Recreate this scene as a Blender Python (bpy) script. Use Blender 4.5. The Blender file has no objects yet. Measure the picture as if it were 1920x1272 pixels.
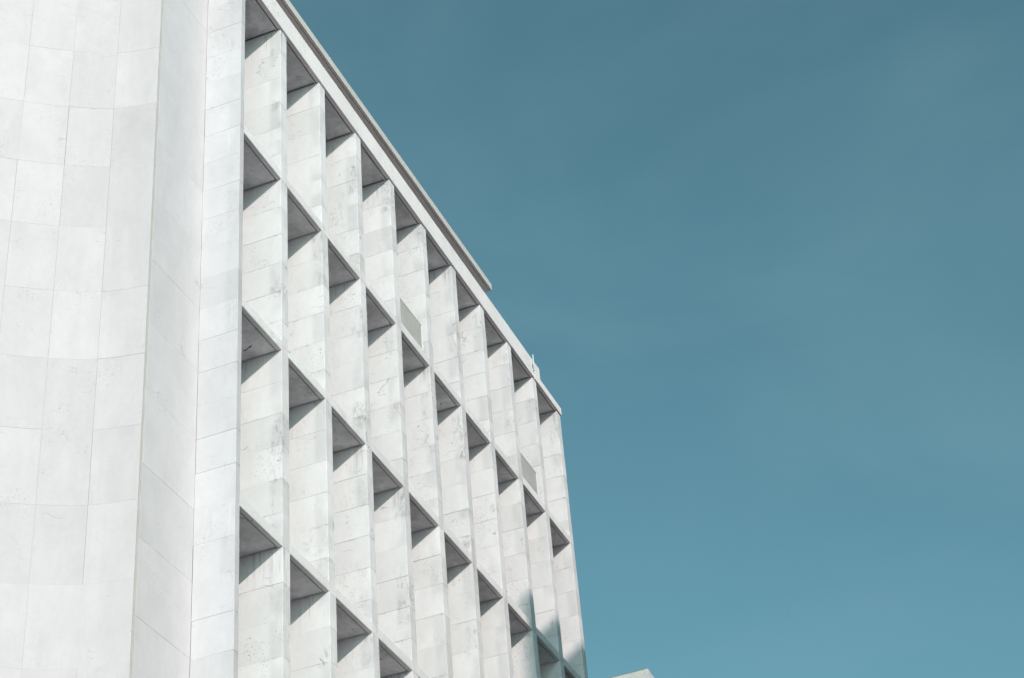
import bpy, math, random
from mathutils import Vector, Matrix
random.seed(7)
sc = bpy.context.scene
col = sc.collection

# ------------------------------------------------------------------ camera
cam_d = bpy.data.cameras.new('camera')
cam = bpy.data.objects.new('camera', cam_d); col.objects.link(cam)
yaw, pitch, roll = 0.33563, 0.63600, -0.09183
d = Vector((math.cos(pitch)*math.cos(yaw), math.cos(pitch)*math.sin(yaw), math.sin(pitch)))
r = d.cross(Vector((0, 0, 1))).normalized(); u = r.cross(d)
cr, sr = math.cos(roll), math.sin(roll)
r2, u2 = cr*r + sr*u, -sr*r + cr*u
m = Matrix((r2, u2, -d)).transposed().to_4x4()
m.translation = Vector((-20.185, -11.358, -25.148))
cam.matrix_world = m
cam_d.sensor_width = 36.0; cam_d.lens = 3643.68/1920*36.0
cam_d.clip_start = 0.1; cam_d.clip_end = 6000
sc.camera = cam
GZ = -26.85                                     # ground level

# ------------------------------------------------------------------ light
SUN = Vector((1.05, 1.0, -0.615)).normalized()   # direction the light travels
sun_el = math.asin(-SUN.z)
to_sun = -SUN
sun_az = math.atan2(to_sun.x, to_sun.y)          # clockwise from +Y
sd = bpy.data.lights.new('sun', 'SUN'); so = bpy.data.objects.new('sun', sd); col.objects.link(so)
sd.energy = 3.4; sd.angle = math.radians(0.53); sd.color = (1.0, 0.94, 0.87)
so.rotation_euler = SUN.to_track_quat('-Z', 'Y').to_euler()
so.location = (-30, -30, 20)

w = bpy.data.worlds.new('World'); sc.world = w; w.use_nodes = True
nt = w.node_tree; nt.nodes.clear()
N = nt.nodes.new; L = nt.links.new
sky = N('ShaderNodeTexSky'); sky.sky_type = 'NISHITA'; sky.sun_disc = False
sky.sun_elevation = sun_el; sky.sun_rotation = sun_az
sky.air_density = 1.0; sky.dust_density = 2.2; sky.ozone_density = 0.5
tc = N('ShaderNodeTexCoord')
hs = N('ShaderNodeHueSaturation'); hs.inputs['Saturation'].default_value = 1.0
L(sky.outputs[0], hs.inputs['Color'])
tint = N('ShaderNodeMix'); tint.data_type = 'RGBA'; tint.blend_type = 'MULTIPLY'; tint.inputs[0].default_value = 1
tint.inputs[7].default_value = (0.78, 1.18, 1.03, 1)
L(hs.outputs[0], tint.inputs[6])
bw = N('ShaderNodeRGBToBW'); L(hs.outputs[0], bw.inputs[0])
tl = N('ShaderNodeMix'); tl.data_type = 'RGBA'; tl.blend_type = 'MULTIPLY'; tl.inputs[0].default_value = 1
tl.inputs[7].default_value = (0.50, 1.34, 1.64, 1); L(bw.outputs[0], tl.inputs[6])
grade = N('ShaderNodeMix'); grade.data_type = 'RGBA'; grade.inputs[0].default_value = 0.45
L(tint.outputs[2], grade.inputs[6]); L(tl.outputs[2], grade.inputs[7])
mp = N('ShaderNodeMapping'); mp.inputs['Location'].default_value = (2.7, 7.7, 5.1); mp.inputs['Scale'].default_value = (1.6, 2.0, 4.5); mp.inputs['Rotation'].default_value = (0.2, 0.25, 0.3)
L(tc.outputs['Generated'], mp.inputs[0])
cn = N('ShaderNodeTexNoise'); cn.inputs['Scale'].default_value = 2.1; cn.inputs['Detail'].default_value = 6; cn.inputs['Roughness'].default_value = 0.5
cn.inputs['Distortion'].default_value = 0.6
L(mp.outputs[0], cn.inputs['Vector'])
cr_ = N('ShaderNodeMapRange'); cr_.inputs[1].default_value = 0.32; cr_.inputs[2].default_value = 0.72; cr_.inputs[3].default_value = 0.0; cr_.inputs[4].default_value = 0.17
cr_.interpolation_type = 'SMOOTHSTEP'
L(cn.outputs[0], cr_.inputs[0])
cm = N('ShaderNodeMix'); cm.data_type = 'RGBA'; cm.inputs[7].default_value = (2.0, 3.5, 4.0, 1)
L(cr_.outputs[0], cm.inputs[0]); L(grade.outputs[2], cm.inputs[6])
bg = N('ShaderNodeBackground'); bg.inputs['Strength'].default_value = 0.123
L(cm.outputs[2], bg.inputs['Color'])
wo = N('ShaderNodeOutputWorld'); L(bg.outputs[0], wo.inputs['Surface'])

sc.view_settings.view_transform = 'Standard'; sc.view_settings.look = 'None'
sc.view_settings.exposure = 0.0; sc.view_settings.gamma = 1.0; sc.view_settings.use_curve_mapping = False

# ------------------------------------------------------------------ materials
def stone(name, base, rand=0.10, stain=1.0, bump=0.25, rough=0.75, pits=1.0, streak=True, mott=1.0):
    ma = bpy.data.materials.new(name); ma.use_nodes = True
    t = ma.node_tree; n = t.nodes; l = t.links.new
    bs = n['Principled BSDF']; bs.inputs['Roughness'].default_value = rough
    bs.inputs['Specular IOR Level'].default_value = 0.25
    geo = n.new('ShaderNodeNewGeometry'); oi = n.new('ShaderNodeObjectInfo')
    def noise(scale, detail=4, rgh=0.55, sv=(1, 1, 1), dist=0.0, shift=None):
        mpn = n.new('ShaderNodeMapping'); mpn.inputs['Scale'].default_value = sv
        l(geo.outputs['Position'], mpn.inputs[0])
        if shift is not None:
            cmb = n.new('ShaderNodeCombineXYZ')
            mu = n.new('ShaderNodeMath'); mu.operation = 'MULTIPLY'; mu.inputs[1].default_value = shift
            l(oi.outputs['Random'], mu.inputs[0])
            for i in range(3): l(mu.outputs[0], cmb.inputs[i])
            l(cmb.outputs[0], mpn.inputs['Location'])
        no = n.new('ShaderNodeTexNoise'); no.inputs['Scale'].default_value = scale
        no.inputs['Detail'].default_value = detail; no.inputs['Roughness'].default_value = rgh
        no.inputs['Distortion'].default_value = dist
        l(mpn.outputs[0], no.inputs['Vector']); return no.outputs[0]
    def rng(s, a, b, c, dd, smooth=False):
        q = n.new('ShaderNodeMapRange'); q.inputs[1].default_value = a; q.inputs[2].default_value = b
        q.inputs[3].default_value = c; q.inputs[4].default_value = dd
        if smooth: q.interpolation_type = 'SMOOTHSTEP'
        l(s, q.inputs[0]); return q.outputs[0]
    def mul(a, b, op='MULTIPLY'):
        q = n.new('ShaderNodeMath'); q.operation = op
        for i, v in enumerate((a, b)):
            if isinstance(v, (int, float)): q.inputs[i].default_value = v
            else: l(v, q.inputs[i])
        return q.outputs[0]
    # panel to panel tone, cloudy mottling, sawn-stone bands; each stone has its own cut of the texture
    v = rng(oi.outputs['Random'], 0, 1, 1-rand, 1+rand*0.25)
    v = mul(v, rng(noise(1.1, 5, 0.6, shift=37.0), 0.3, 0.7, 1-0.045*mott, 1+0.03*mott))
    v = mul(v, rng(noise(2.0, 6, 0.62, (1, 1, 0.35), 1.2, shift=61.0), 0.3, 0.75, 1+0.03*mott, 1-0.06*mott))
    v = mul(v, rng(noise(9.0, 8, 0.7, (1, 1, 1), 0.8), 0.3, 0.75, 1+0.02*mott, 1-0.045*mott))
    # blotchy weathering in patches
    patch = rng(noise(0.75, 3, 0.5, (1, 1.6, 1)), 0.53, 0.66, 0, 1, True)
    blot = mul(patch, rng(noise(7.0, 9, 0.75, (1, 1, 0.8), 1.5), 0.50, 0.66, 0, 1, True))
    v = mul(v, mul(1.0, mul(blot, 0.14*stain), 'SUBTRACT'))
    # pitting: dark specks clustered
    pm = rng(noise(1.4, 3, 0.5, (1, 1, 0.8)), 0.58, 0.66, 0, 1, True)
    pt = mul(pm, rng(noise(34.0, 3, 0.6, (1, 1, 1)), 0.60, 0.66, 0, 1))
    v = mul(v, mul(1.0, mul(pt, 0.55*pits), 'SUBTRACT'))
    # soot and lichen towards the exposed front edge of each stone
    sy = n.new('ShaderNodeSeparateXYZ'); l(geo.outputs['Position'], sy.inputs[0])
    frn = rng(sy.outputs['Y'], 0.15, 0.26, 1, 0, True) if streak else 0.0
    if streak:
        bnd = mul(frn, rng(noise(1.3, 2, 0.5, (1, 1, 0.7), shift=23.0), 0.44, 0.60, 0, 1, True))
        v = mul(v, mul(1.0, mul(bnd, 0.10*stain), 'SUBTRACT'))
        soot = mul(mul(frn, rng(noise(0.95, 3, 0.5, (1, 1, 1.1)), 0.53, 0.62, 0, 1, True)), rng(noise(6.0, 8, 0.75, (1.6, 1.6, 0.7), 1.0), 0.47, 0.68, 0, 1, True))
        v = mul(v, mul(1.0, mul(soot, 0.31*stain), 'SUBTRACT'))
    if streak:
        jz = mul(mul(sy.outputs['Z'], -1/(3.535/6)), 0.0, 'ADD')
        jf = n.new('ShaderNodeMath'); jf.operation = 'FRACT'; l(mul(jz, 100.0, 'ADD'), jf.inputs[0])
        top = rng(jf.outputs[0], 0.0, 0.09, 1, 0, True); bot = rng(jf.outputs[0], 0.955, 1.0, 0, 1, True)
        edge = mul(top, bot, 'MAXIMUM')
        jd = mul(mul(edge, rng(noise(2.2, 3, 0.6), 0.52, 0.64, 0, 1, True)), rng(noise(14.0, 6, 0.75, (1, 1, 2.5)), 0.48, 0.62, 0, 1))
        v = mul(v, mul(1.0, mul(jd, 0.30*stain), 'SUBTRACT'))
    # rare hard dark chips
    ch = mul(rng(noise(2.3, 2, 0.5), 0.66, 0.69, 0, 1), rng(noise(11.0, 5, 0.7, (1, 1, 3)), 0.60, 0.63, 0, 1))
    v = mul(v, mul(1.0, mul(ch, 0.6*pits), 'SUBTRACT'))
    # hairline cracks
    vm = n.new('ShaderNodeMapping'); vm.inputs['Scale'].default_value = (0.55, 0.55, 2.6)
    nz = n.new('ShaderNodeTexNoise'); nz.inputs['Scale'].default_value = 3.0; nz.inputs['Detail'].default_value = 6
    l(geo.outputs['Position'], nz.inputs['Vector'])
    ad = n.new('ShaderNodeMix'); ad.data_type = 'RGBA'; ad.blend_type = 'ADD'; ad.inputs[0].default_value = 0.35
    l(geo.outputs['Position'], ad.inputs[6]); l(nz.outputs['Color'], ad.inputs[7]); l(ad.outputs[2], vm.inputs[0])
    vo = n.new('ShaderNodeTexVoronoi'); vo.feature = 'DISTANCE_TO_EDGE'; vo.inputs['Scale'].default_value = 1.0
    l(vm.outputs[0], vo.inputs['Vector'])
    ck = mul(rng(vo.outputs['Distance'], 0.0, 0.012, 1, 0), rng(noise(1.9, 2), 0.62, 0.68, 0, 1))
    v = mul(v, mul(1.0, mul(ck, 0.42*stain), 'SUBTRACT'))
    if streak:                                   # rain streaks that start under each slab
        sp = n.new('ShaderNodeSeparateXYZ'); l(geo.outputs['Position'], sp.inputs[0])
        q = mul(mul(sp.outputs['Z'], -1/3.535), 0.0, 'ADD')
        fr = n.new('ShaderNodeMath'); fr.operation = 'FRACT'; l(q, fr.inputs[0])
        near = rng(fr.outputs[0], 0.02, 0.20, 1, 0, True)
        st = rng(noise(1.0, 3, 0.6, (17, 17, 0.7)), 0.52, 0.66, 0, 1, True)
        pmk = rng(noise(0.9, 2), 0.50, 0.62, 0.0, 1, True)
        v = mul(v, mul(1.0, mul(mul(mul(near, st), pmk), 0.27*stain), 'SUBTRACT'))
        st2 = rng(noise(1.0, 3, 0.6, (26, 26, 0.6)), 0.60, 0.66, 0, 1, True)
        v = mul(v, mul(1.0, mul(mul(near, st2), 0.10), 'ADD'))
    c = n.new('ShaderNodeMix'); c.data_type = 'RGBA'; c.blend_type = 'MULTIPLY'; c.inputs[0].default_value = 1
    c.inputs[6].default_value = (*base, 1); l(v, c.inputs[7]); l(c.outputs[2], bs.inputs['Base Color'])
    hb = mul(noise(55.0, 4, 0.6), mul(mul(noise(6.0, 5, 0.6), 2.0), mul(pt, -2.0), 'ADD'), 'ADD')
    bp = n.new('ShaderNodeBump'); bp.inputs['Strength'].default_value = bump; bp.inputs['Distance'].default_value = 0.006
    l(hb, bp.inputs['Height']); l(bp.outputs[0], bs.inputs['Normal'])
    return ma
def plain(name, base, rough=0.6, metal=0.0, var=0.12, scale=3.0):
    ma = bpy.data.materials.new(name); ma.use_nodes = True
    t = ma.node_tree; n = t.nodes; l = t.links.new; bs = n['Principled BSDF']
    bs.inputs['Roughness'].default_value = rough; bs.inputs['Metallic'].default_value = metal
    geo = n.new('ShaderNodeNewGeometry'); no = n.new('ShaderNodeTexNoise'); no.inputs['Scale'].default_value = scale
    no.inputs['Detail'].default_value = 8; l(geo.outputs['Position'], no.inputs['Vector'])
    q = n.new('ShaderNodeMapRange'); q.inputs[1].default_value = .3; q.inputs[2].default_value = .7
    q.inputs[3].default_value = 1-var; q.inputs[4].default_value = 1+var; l(no.outputs[0], q.inputs[0])
    c = n.new('ShaderNodeMix'); c.data_type = 'RGBA'; c.blend_type = 'MULTIPLY'; c.inputs[0].default_value = 1
    c.inputs[6].default_value = (*base, 1); l(q.outputs[0], c.inputs[7]); l(c.outputs[2], bs.inputs['Base Color'])
    return ma
WHITE = (0.774, 0.708, 0.731)
M_FIN = stone('limestone_fin', WHITE, 0.065, 1.3)
M_FIN_DIM = stone('limestone_fin_dimmed', (0.602, 0.545, 0.569), 0.06, 0.6, pits=0.6)  # same stone as the fins, darkened for fin 0 to offset bounced light
M_CURVE = stone('limestone_curved', (0.535, 0.465, 0.484), 0.07, 0.55, pits=0.5, streak=False)
M_FLAT = stone('limestone_flat', (0.607, 0.548, 0.574), 0.03, 0.5, pits=0.5, streak=False)
M_BEAM = stone('limestone_beam', (0.812, 0.726, 0.735), 0.02, 0.9, pits=1.3, streak=False)
M_SOFFIT = stone('cast_soffit', (0.812, 0.774, 0.793), 0.14, 2.6, bump=0.7, pits=0.5, streak=False, mott=4.4)
M_LIP = stone('cast_slab_edge', (0.812, 0.745, 0.755), 0.08, 1.3, bump=0.4, streak=False, mott=1.6)
M_JOINT = plain('joint_mortar', (0.18, 0.176, 0.172), 0.95)
M_BACK = plain('joint_lime', (0.42, 0.38, 0.36), 0.95)
M_SEAL = plain('joint_sealant', (0.52, 0.47, 0.45), 0.8, var=0.08)
M_GREY = stone('concrete_grey', (0.56, 0.52, 0.50), 0.05, 1.0, streak=False)
M_ROOF = stone('roof_slab_concrete', (0.573, 0.514, 0.500), 0.03, 1.0, streak=False)
M_VENT = plain('vent_metal', (0.76, 0.71, 0.70), 0.6, 0.0, 0.06)
M_STEEL = plain('galvanised_steel', (0.55, 0.55, 0.56), 0.45, 0.3, 0.1)
M_DARK = plain('groove_shade_and_trim', (0.09, 0.09, 0.09), 0.6)  # painted shade in the slab grooves; also the joint filler and bracket
M_FRAME = plain('window_frame_paint', (0.25, 0.25, 0.25), 0.5)
M_GLASS = plain('dark_window_glass', (0.03, 0.035, 0.04), 0.08, 0.0, 0.05)
M_GROUND = plain('pale_paving', (0.66, 0.60, 0.60), 0.9, 0.0, 0.12, 0.35)
M_NEIGH = stone('render_neighbour', (0.12, 0.12, 0.115), 0.03, 1.0, streak=False)

# ------------------------------------------------------------------ helpers
def mesh_obj(name, verts, faces, mat, parent=None, smooth=False):
    me = bpy.data.meshes.new(name); me.from_pydata([tuple(v) for v in verts], [], faces); me.update()
    if smooth:
        for p in me.polygons: p.use_smooth = True
    me.materials.append(mat)
    o = bpy.data.objects.new(name, me); col.objects.link(o)
    if parent: o.parent = parent
    return o
def inst(name, me, loc, parent, rot=(0, 0, 0)):
    o = bpy.data.objects.new(name, me); col.objects.link(o); o.location = loc; o.rotation_euler = rot
    o.parent = parent
    return o
def boxes(bl):
    V, F = [], []
    for (x0, x1, y0, y1, z0, z1) in bl:
        b = len(V)
        V += [(x0, y0, z0), (x1, y0, z0), (x1, y1, z0), (x0, y1, z0), (x0, y0, z1), (x1, y0, z1), (x1, y1, z1), (x0, y1, z1)]
        F += [(b, b+3, b+2, b+1), (b+4, b+5, b+6, b+7), (b, b+1, b+5, b+4), (b+1, b+2, b+6, b+5), (b+2, b+3, b+7, b+6), (b+3, b, b+4, b+7)]
    return V, F
def box_obj(name, bl, mat, parent=None):
    V, F = boxes(bl); return mesh_obj(name, V, F, mat, parent)
def prism(poly, z0, z1):
    n = len(poly)
    V = [(x, y, z0) for x, y in poly] + [(x, y, z1) for x, y in poly]
    F = [tuple(range(n-1, -1, -1)), tuple(range(n, 2*n))] + [(i, (i+1) % n, n+(i+1) % n, n+i) for i in range(n)]
    return V, F
def empty(name, loc, label=None, cat=None, group=None):
    o = bpy.data.objects.new(name, None); col.objects.link(o); o.location = loc
    o.empty_display_size = 0.5
    if label: o['label'] = label
    if cat: o['category'] = cat
    if group: o['group'] = group
    return o

# ------------------------------------------------------------------ dimensions
BAY, T, ROW = 1.5, 0.23, 3.535
NB = 10                                         # bays; fins 0..10
DEEP = 0.95                                     # depth of the fins
XR = 15.23
C_H = ROW/6                                     # stone course
SLAB = 0.175
rows = [-ROW*i for i in range(8)]               # underside of every slab

# ------------------------------------------------------------------ ground
g = mesh_obj('ground', [(-3000, -3000, GZ), (3000, -3000, GZ), (3000, 3000, GZ), (-3000, 3000, GZ)], [(0, 1, 2, 3)], M_GROUND)
g['kind'] = 'structure'

M_ABSORB = plain('dark_absorber', (0.05, 0.05, 0.05), 0.95, 0.0, 0.2, 2.0)
absorb = box_obj('bounce_absorber', [(8.0, 90.0, -300, 300, GZ-0.3, GZ+0.004)], M_ABSORB); absorb['kind'] = 'structure'  # unseen dark ground, added to cut bounce light on the right-hand bays

# ------------------------------------------------------------------ main building
B = empty('office_building', (0, 0, GZ), 'tall white stone office building with a deep grid of vertical fins and slabs', 'building')
OFF = Vector((0, 0, -GZ))                        # children are given in world metres, the empty stands on the ground
def P(o):                                       # keep world placement under the building's empty
    o.location = Vector(o.location) + OFF; return o
# solid body behind the grid
body = P(box_obj('body', [(-1.20, XR-0.03, DEEP+0.12, 14.0, GZ, 0.10)], M_GREY, B))

# fins: a recessed core with stone blocks all round it
def block_mesh(i, w_, dep, h, cham=0.004):
    rr = random.Random(100+i)
    gap = [0.0006, 0.001, 0.0015, 0.002, 0.0028, 0.0005, 0.0042, 0.0012][i % 8]
    x0, x1, y0, y1 = 0, w_, 0, dep
    c1, c2 = cham*rr.uniform(.7, 1.3), cham*rr.uniform(.7, 1.5)
    poly = [(x0+c1, y0), (x1-c2, y0), (x1, y0+c2), (x1, y1), (x0, y1), (x0, y0+c1)]
    V, F = prism(poly, gap, h-gap)
    V = [(x, y, z+(rr.uniform(-1, 1)*0.0015)) for x, y, z in V]
    me = bpy.data.meshes.new('stone_block'); me.from_pydata(V, [], F); me.update(); me.materials.append(M_FIN if w_ > 0.2 else M_FIN_DIM)
    return me
blk = [block_mesh(i, T, DEEP, C_H) for i in range(8)]
blk0 = [block_mesh(i+20, T-0.10, 0.655-0.004, C_H) for i in range(8)]
vis_bottom = lambda k: -14.6 + 0.62*k           # lowest course that is kept as single stones
for k in range(NB+1):
    x0 = k*BAY if k else 0.10
    wd = T if k else T-0.10
    n_c = int(-vis_bottom(k)/C_H)
    zb = -n_c*C_H
    core = P(box_obj('fin', [(x0+0.02, x0+wd-0.02, 0.02, DEEP-0.02, zb, 0.0)], M_JOINT, B))
    shift = 0.06 if k == 0 else 0.0
    for c in range(n_c):
        z1 = -c*C_H + shift; z0 = z1-C_H
        me = random.choice(blk if k else blk0)
        o = inst('stone_block', me, (x0+random.uniform(-.0015, .0015), random.uniform(-.002, .002), z0), core)
        o.parent = core
    # the shaft below the view: the same courses joined into one piece
    bl = []
    z = zb + shift
    while z > GZ+0.01:
        z2 = max(GZ, z-C_H); bl.append((x0, x0+wd, 0, DEEP if k else 0.651, z2+0.0015, z-0.0015)); z = z2
    s_ = box_obj('lower_courses', bl, M_FIN if k else M_FIN_DIM, core); s_['kind'] = 'stuff'
# fin 0 stands before the recessed flat wall: fill its depth behind 0.651
P(box_obj('inner_pier', [(0.13, 0.21, 0.66, DEEP, GZ, 0.0)], M_JOINT, B))

# slabs: grooved edge stone and soffit panel in every bay
def edge_mesh(length, i):
    rr = random.Random(300+i); c = 0.006*rr.uniform(.7, 1.6)
    g_ = 0.0015
    prof = [(0.0, 0.0+c), (c, 0.0), (0.075, 0.0), (0.075, SLAB), (c*0.8, SLAB), (0.0, SLAB-c*0.8)]
    V = [(g_, y, z) for y, z in prof] + [(length-g_, y, z) for y, z in prof]
    n = len(prof)
    F = [tuple(range(n)), tuple(range(2*n-1, n-1, -1))] + [(i, n+i, n+(i+1) % n, (i+1) % n) for i in range(n)]
    me = bpy.data.meshes.new('edge_stone'); me.from_pydata(V, [], F); me.update(); me.materials.append(M_LIP); return me
em = [edge_mesh(BAY-T, i) for i in range(4)]
V, F = boxes([(0.001, BAY-T-0.024, 0.097, DEEP+0.1, 0.0, 0.05)])
sp = bpy.data.meshes.new('soffit_panel'); sp.from_pydata(V, [], F); sp.update(); sp.materials.append(M_SOFFIT)
V, F = boxes([(0, BAY-T, 0.0, 0.035, 0, 2.35)])
for ri, z in enumerate(rows):
    core = P(box_obj('floor_slab', [(k*BAY+T+0.0005, (k+1)*BAY-0.0005, 0.0755, DEEP+0.1, z+0.052, z+SLAB-0.003) for k in range(NB)], M_DARK, B))  # core coloured dark to paint shade into the groove and panel gaps
    for k in range(NB):
        xx = k*BAY+T
        if ri: inst('edge_stone', em[(k*3+ri) % 4], (xx, random.uniform(-.0015, .0015), z), core)
        inst('soffit_panel', sp, (xx, 0, z+random.uniform(.002, .008)), core)
# window wall at the back of every cell
def win_meshes():
    w_ = BAY-T; h = ROW-SLAB
    fr = [(0, .06, 0, .06, 0, h), (w_-.06, w_, 0, .06, 0, h), (.06, w_-.06, 0, .06, 0, .07), (.06, w_-.06, 0, .06, h-.07, h), (.06, w_-.06, 0.005, .055, 0.85, 0.91)]
    V, F = boxes(fr); a = bpy.data.meshes.new('window'); a.from_pydata(V, [], F); a.update(); a.materials.append(M_FRAME)
    V, F = boxes([(.061, w_-.061, .02, .04, .911, h-.071)]); b = bpy.data.meshes.new('pane'); b.from_pydata(V, [], F); b.update(); b.materials.append(M_GLASS)
    V, F = boxes([(.061, w_-.061, .02, .04, .071, .849)]); c = bpy.data.meshes.new('spandrel'); c.from_pydata(V, [], F); c.update(); c.materials.append(M_GREY)
    return a, b, c
wa, wb, wc = win_meshes()
for ri, z in enumerate(rows):
    for k in range(NB):
        if z-ROW+SLAB < GZ: continue
        f = P(inst('window', wa, (k*BAY+T, DEEP, z-ROW+SLAB), B))
        inst('pane', wb, (0, 0, 0), f); inst('spandrel', wc, (0, 0, 0), f)

# top beam with its parapet, proud of the fins
def beam_profile(x0, x1, h, name):
    yf = -0.034
    prof = [(yf, 0.006), (yf+0.006, 0.0), (0.045, 0.0), (0.045, 0.055), (0.070, 0.055), (0.070, 0.0), (0.0935, 0.0), (0.0935, 0.0495), (0.12, 0.0495), (0.12, 0.0512), (0.34, 0.05), (0.34, h), (yf+0.012, h), (yf, h-0.012)]
    V = [(x0, y, z) for y, z in prof] + [(x1, y, z) for y, z in prof]
    n = len(prof)
    F = [tuple(range(n)), tuple(range(2*n-1, n-1, -1))] + [(i, n+i, n+(i+1) % n, (i+1) % n) for i in range(n)]
    return P(mesh_obj(name, V, F, M_BEAM, B))
beam_profile(0.095, 13.555, 0.50, 'parapet')
beam_profile(13.60, 13.955, 0.50, 'parapet')
beam_profile(13.9555, XR+0.03, 0.205, 'roof_edge')
P(box_obj('groove_shade_strip', [(0.24, XR-0.02, 0.0455, 0.0695, 0.025, 0.0545)], M_DARK, B))  # dark strip laid in the drip groove as painted shade
P(box_obj('joint_filler', [(13.555, 13.60, -0.018, 0.3, 0.02, 0.44)], M_DARK, B))
P(box_obj('roof_deck', [(0.2, XR, 0.342, 13.9, 0.1005, 0.16)], M_GREY, B))

# upper roof slab that shows above the parapet, falling slightly to the left
X0, X1 = -3.0, 11.255
zu = lambda x: 0.790+0.0083*x
th = 0.168
prof = [(-0.035, 0.0), (0.012, 0.0), (0.012, 0.025), (0.026, 0.025), (0.026, 0.0), (4.6, 0.0), (4.6, th), (-0.035, th)]
V = [(X0, y, zu(X0)+z) for y, z in prof] + [(X1, y, zu(X1)+z) for y, z in prof]
n = len(prof)
F = [tuple(range(n)), tuple(range(2*n-1, n-1, -1))] + [(i, n+i, n+(i+1) % n, (i+1) % n) for i in range(n)]
P(mesh_obj('upper_roof_slab', V, F, M_ROOF, B))
P(box_obj('penthouse_wall', [(-1.0, 10.2, 2.2, 4.4, 0.161, 0.76)], M_GREY, B))

# recessed flat wall left of fin 0
YR = 0.655; XC = -1.352
cuts = [0.50, -1.10, -2.27, -3.46, -4.65, -5.82, -7.00, -8.15, -9.35, -10.55, -11.70, -12.28, -12.87, -14.05, -15.3]
z = cuts[-1]
while z > GZ+1.3: z -= 1.18; cuts.append(z)
cuts.append(GZ)
wl = P(box_obj('recessed_wall', [(XC+0.03, 0.128, YR+0.031, YR+0.30, GZ, 0.499)], M_BACK, B))
for a, b in zip(cuts[:-1], cuts[1:]):
    gp = random.choice([0.0004, 0.0007, 0.0016])
    o = box_obj('wall_panel', [(XC+0.072, 0.0985 if b > -30 else 0, YR, YR+0.03, b+gp, a-gp)], M_FLAT, wl)
    o.location.y = random.uniform(-.001, .001)
# vertical joint strip between the curved and the flat wall
P(box_obj('joint_strip', [(XC+0.0008, XC+0.071, YR+0.003, YR+0.035, GZ, 0.495)], M_SEAL, B))

# louvred vents standing on the second slab
def louvre(x0, x1, z0, z1):
    f = box_obj('louvre_panel', [(x0, x1, 0.004, 0.05, z0, z0+.02), (x0, x1, 0.004, 0.05, z1-.022, z1), (x0, x0+.02, 0.004, 0.05, z0+.0205, z1-.0225), (x1-.028, x1, 0.004, 0.05, z0+.0205, z1-.0225),
                                 (x0+.021, x1-.029, 0.046, 0.05, z0+.021, z1-.023)], M_VENT, B); P(f)
    nn = 11; h = (z1-z0-.045)/nn
    V = [(x0+.021, .010, 0), (x1-.029, .010, 0), (x1-.029, .022, h*.97), (x0+.021, .022, h*.97),
         (x0+.021, .015, 0), (x1-.029, .015, 0), (x1-.029, .027, h*.97), (x0+.021, .027, h*.97)]
    F = [(0, 1, 2, 3), (7, 6, 5, 4), (0, 4, 5, 1), (2, 6, 7, 3), (1, 5, 6, 2), (3, 7, 4, 0)]
    me = bpy.data.meshes.new('slat'); me.from_pydata(V, [], F); me.update(); me.materials.append(M_VENT)
    for i in range(nn): inst('slat', me, (0, 0, z0+.026+i*h), f)
louvre(4*BAY+T+0.003, 7.265, -ROW+SLAB, -2.735)
louvre(8*BAY+T+0.003, 13.20, -ROW+SLAB, -2.735)

# ------------------------------------------------------------------ curved wall
CW = empty('curved_wall', (-2.3, 2.5, GZ), 'concave curved wall of large smooth white stone panels left of the grid facade', 'wall')
pts = [(-1.352, 0.655), (-1.53, 1.31), (-1.872, 1.896), (-2.285, 2.443), (-2.735, 2.955), (-3.225, 3.425), (-3.755, 3.845), (-4.325, 4.215), (-4.93, 4.53)]
def cat(p0, p1, p2, p3, t):
    return tuple(0.5*((2*b)+(-a+c)*t+(2*a-5*b+4*c-e)*t*t+(-a+3*b-3*c+e)*t**3) for a, b, c, e in zip(p0, p1, p2, p3))
ext = [(-1.24, -0.01)] + pts + [(-5.56, 4.79)]
ext[0] = (pts[0][0]+0.125, pts[0][1]-0.665)
segs = []
for i in range(len(pts)-1):
    segs.append([cat(ext[i], ext[i+1], ext[i+2], ext[i+3], j/6) for j in range(7)])
def offs(line, dist):
    out = []
    for j, (x, y) in enumerate(line):
        a = line[max(0, j-1)]; b = line[min(len(line)-1, j+1)]
        dx, dy = b[0]-a[0], b[1]-a[1]; q = math.hypot(dx, dy)
        out.append((x+dy/q*dist, y-dx/q*dist))       # behind = to +x,+y side
    return out
full = [p for s in segs for p in s[:-1]] + [segs[-1][-1]]
inner = offs(full, 0.032); back = offs(full, 0.45)
# keep the backing clear of the recessed wall
poly = inner + back[::-1]
poly = [(min(x, XC+0.003) if y < 1.0 else x, y) for x, y in poly]
def strip_solid(f, b, z0, z1):
    n = len(f); V = [(x, y, z0) for x, y in f]+[(x, y, z0) for x, y in b]+[(x, y, z1) for x, y in f]+[(x, y, z1) for x, y in b]
    F = []
    for i in range(n-1):
        F += [(i, i+1, n+i+1, n+i), (2*n+i, 3*n+i, 3*n+i+1, 2*n+i+1), (i, 2*n+i, 2*n+i+1, i+1), (n+i, n+i+1, 3*n+i+1, 3*n+i)]
    F += [(0, n, 3*n, 2*n), (n-1, 3*n-1, 4*n-1, 2*n-1)]
    return V, F
inner2 = [(min(x, XC+0.0005), y) for x, y in inner]; back2 = [((x if y > 1.2 else min(x, XC+0.0009+i*1e-4)), y) for i, (x, y) in enumerate(back)]
V, F = strip_solid(inner, [((x, y) if y > YR+0.3 else (x, y)) for x, y in back], GZ, 0.49)
CX = Vector((2.3, -2.5, -GZ))
bk = mesh_obj('backing_wall', V, F, M_BACK, CW); bk.location = CX
zj = [0.50] + [-2.73-1.2035*i + 1.2035*2 for i in range(0, 21)]
zj = [z for z in zj if z > GZ+0.3] + [GZ]
meshes = {}
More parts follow.
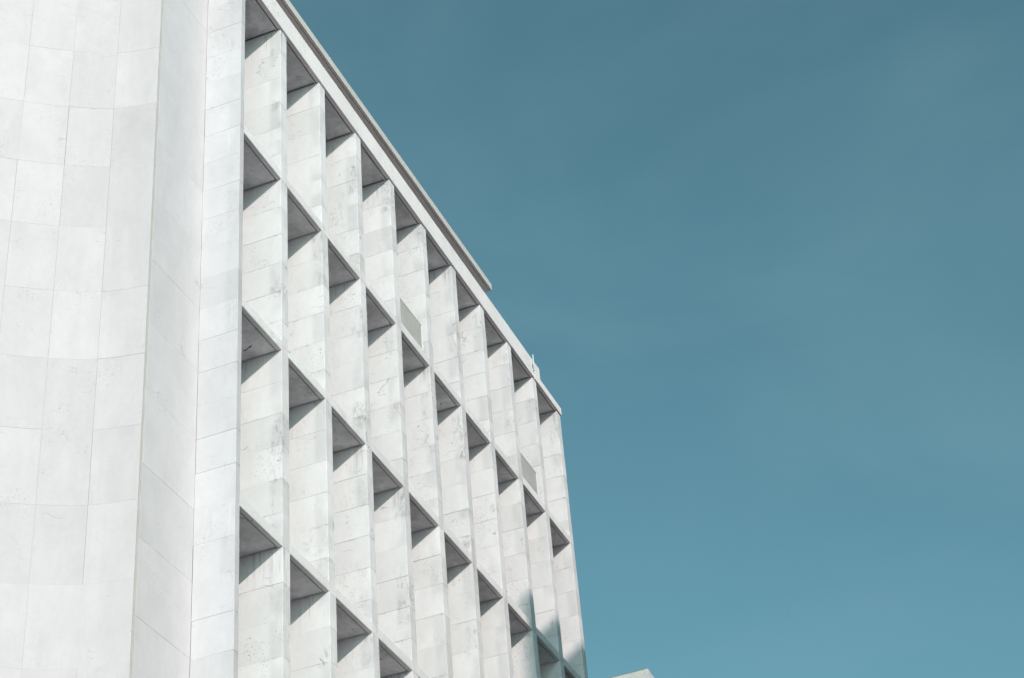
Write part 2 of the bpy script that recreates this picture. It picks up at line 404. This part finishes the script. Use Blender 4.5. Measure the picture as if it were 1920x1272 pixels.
for si, s in enumerate(segs):
    for a, b in zip(zj[:-1], zj[1:]):
        h = round(a-b, 3)
        gp = random.choice([0.0004, 0.0010, 0.0022]); hg = random.choice([0.0004, 0.0009, 0.0016])
        key = (si, h, gp, hg)
        if key not in meshes:
            line = list(s)
            dx = [line[1][0]-line[0][0], line[1][1]-line[0][1]]; q = math.hypot(*dx)
            if si: line[0] = (line[0][0]+dx[0]/q*hg, line[0][1]+dx[1]/q*hg)
            dx = [line[-1][0]-line[-2][0], line[-1][1]-line[-2][1]]; q = math.hypot(*dx)
            line[-1] = (line[-1][0]-dx[0]/q*hg, line[-1][1]-dx[1]/q*hg)
            V, F = strip_solid(line, offs(line, 0.031), gp, h-gp)
            me = bpy.data.meshes.new('wall_panel'); me.from_pydata(V, [], F); me.update(); me.materials.append(M_CURVE)
            meshes[key] = me
        o = inst('wall_panel', meshes[key], (CX.x+random.uniform(-.001, .0005), CX.y+random.uniform(-.001, .0005), CX.z+b), CW)

# ------------------------------------------------------------------ rooftop post
pl = empty('roof_post', (13.515, -0.06, 0.16), 'small pale metal post rising above the roof parapet near its far end', 'post')
def tube(name, x, y, z0, z1, rad, mat, parent, n=10):
    V = [(x+rad*math.cos(2*math.pi*i/n), y+rad*math.sin(2*math.pi*i/n), zz) for zz in (z0, z1) for i in range(n)]
    F = [(i, (i+1) % n, n+(i+1) % n, n+i) for i in range(n)] + [tuple(range(n-1, -1, -1)), tuple(range(n, 2*n))]
    return mesh_obj(name, V, F, mat, parent)
tube('pole', 0, 0, 0.0, 0.42, 0.016, M_STEEL, pl)
tube('cap', 0, 0, 0.42, 0.432, 0.020, M_STEEL, pl)
box_obj('bracket', [(-0.03, 0.03, 0.020, 0.0255, 0.06, 0.16)], M_DARK, pl)

# ------------------------------------------------------------------ distant wing at the lower right
W = empty('distant_building', (29.39, 2.72, GZ), 'flat topped pale building whose roof corner shows at the bottom right of the tall facade', 'building')
H = 0.50-GZ
box_obj('side_wall', [(0, 0.25, 0.0, 24, 0, H)], M_GREY, W)
box_obj('front_wall', [(0.2505, 20, 0.0, 0.25, 0, H)], M_FLAT, W)
box_obj('corner_face', [(0.0, 0.2500, -0.02, -0.0005, 0, H)], M_FLAT, W)
box_obj('roof', [(0.251, 20, 0.251, 24, H-0.5, H-0.12)], M_GREY, W)
box_obj('flashing', [(-0.01, 0.3, 0.05, 24, H+0.0005, H+0.014)], M_FRAME, W)

# ------------------------------------------------------------------ neighbour across the street (throws the soft shade low on the right)
D = 20.0
fx, fy = 11.80-1.05*D, -D
ztop = -6.20-0.067*(fx-12)*0 + 0.615*D + 0.06*0
NBR = empty('neighbour_building', (fx, fy, GZ), 'plain rendered office block across the street from the grid facade', 'building')
NBR.rotation_euler = (0, 0, math.radians(5.3))
hh = ztop-GZ
box_obj('wall', [(0, 60, -14, 0, 0, hh-0.3)], M_NEIGH, NBR)
box_obj('roof_edge', [(-0.0, 60.05, -14.05, 0.0, hh-0.2995, hh)], M_GREY, NBR)
bl = []; gl = []
fm = None
V, F = boxes([(0, 1.4, 0.002, 0.05, 0, .06), (0, 1.4, 0.002, 0.05, 1.54, 1.6), (0, .06, 0.002, 0.05, .0605, 1.5395), (1.34, 1.4, 0.002, 0.05, .0605, 1.5395)])
nf = bpy.data.meshes.new('window'); nf.from_pydata(V, [], F); nf.update(); nf.materials.append(M_FRAME)
V, F = boxes([(.0605, 1.3395, 0.003, 0.02, .0605, 1.5395)])
ng = bpy.data.meshes.new('pane'); ng.from_pydata(V, [], F); ng.update(); ng.materials.append(M_GLASS)
for fl in range(9):
    for i in range(21):
        o = inst('window', nf, (1.2+i*2.7, 0, 1.6+fl*3.5), NBR)
        inst('pane', ng, (0, 0, 0), o)
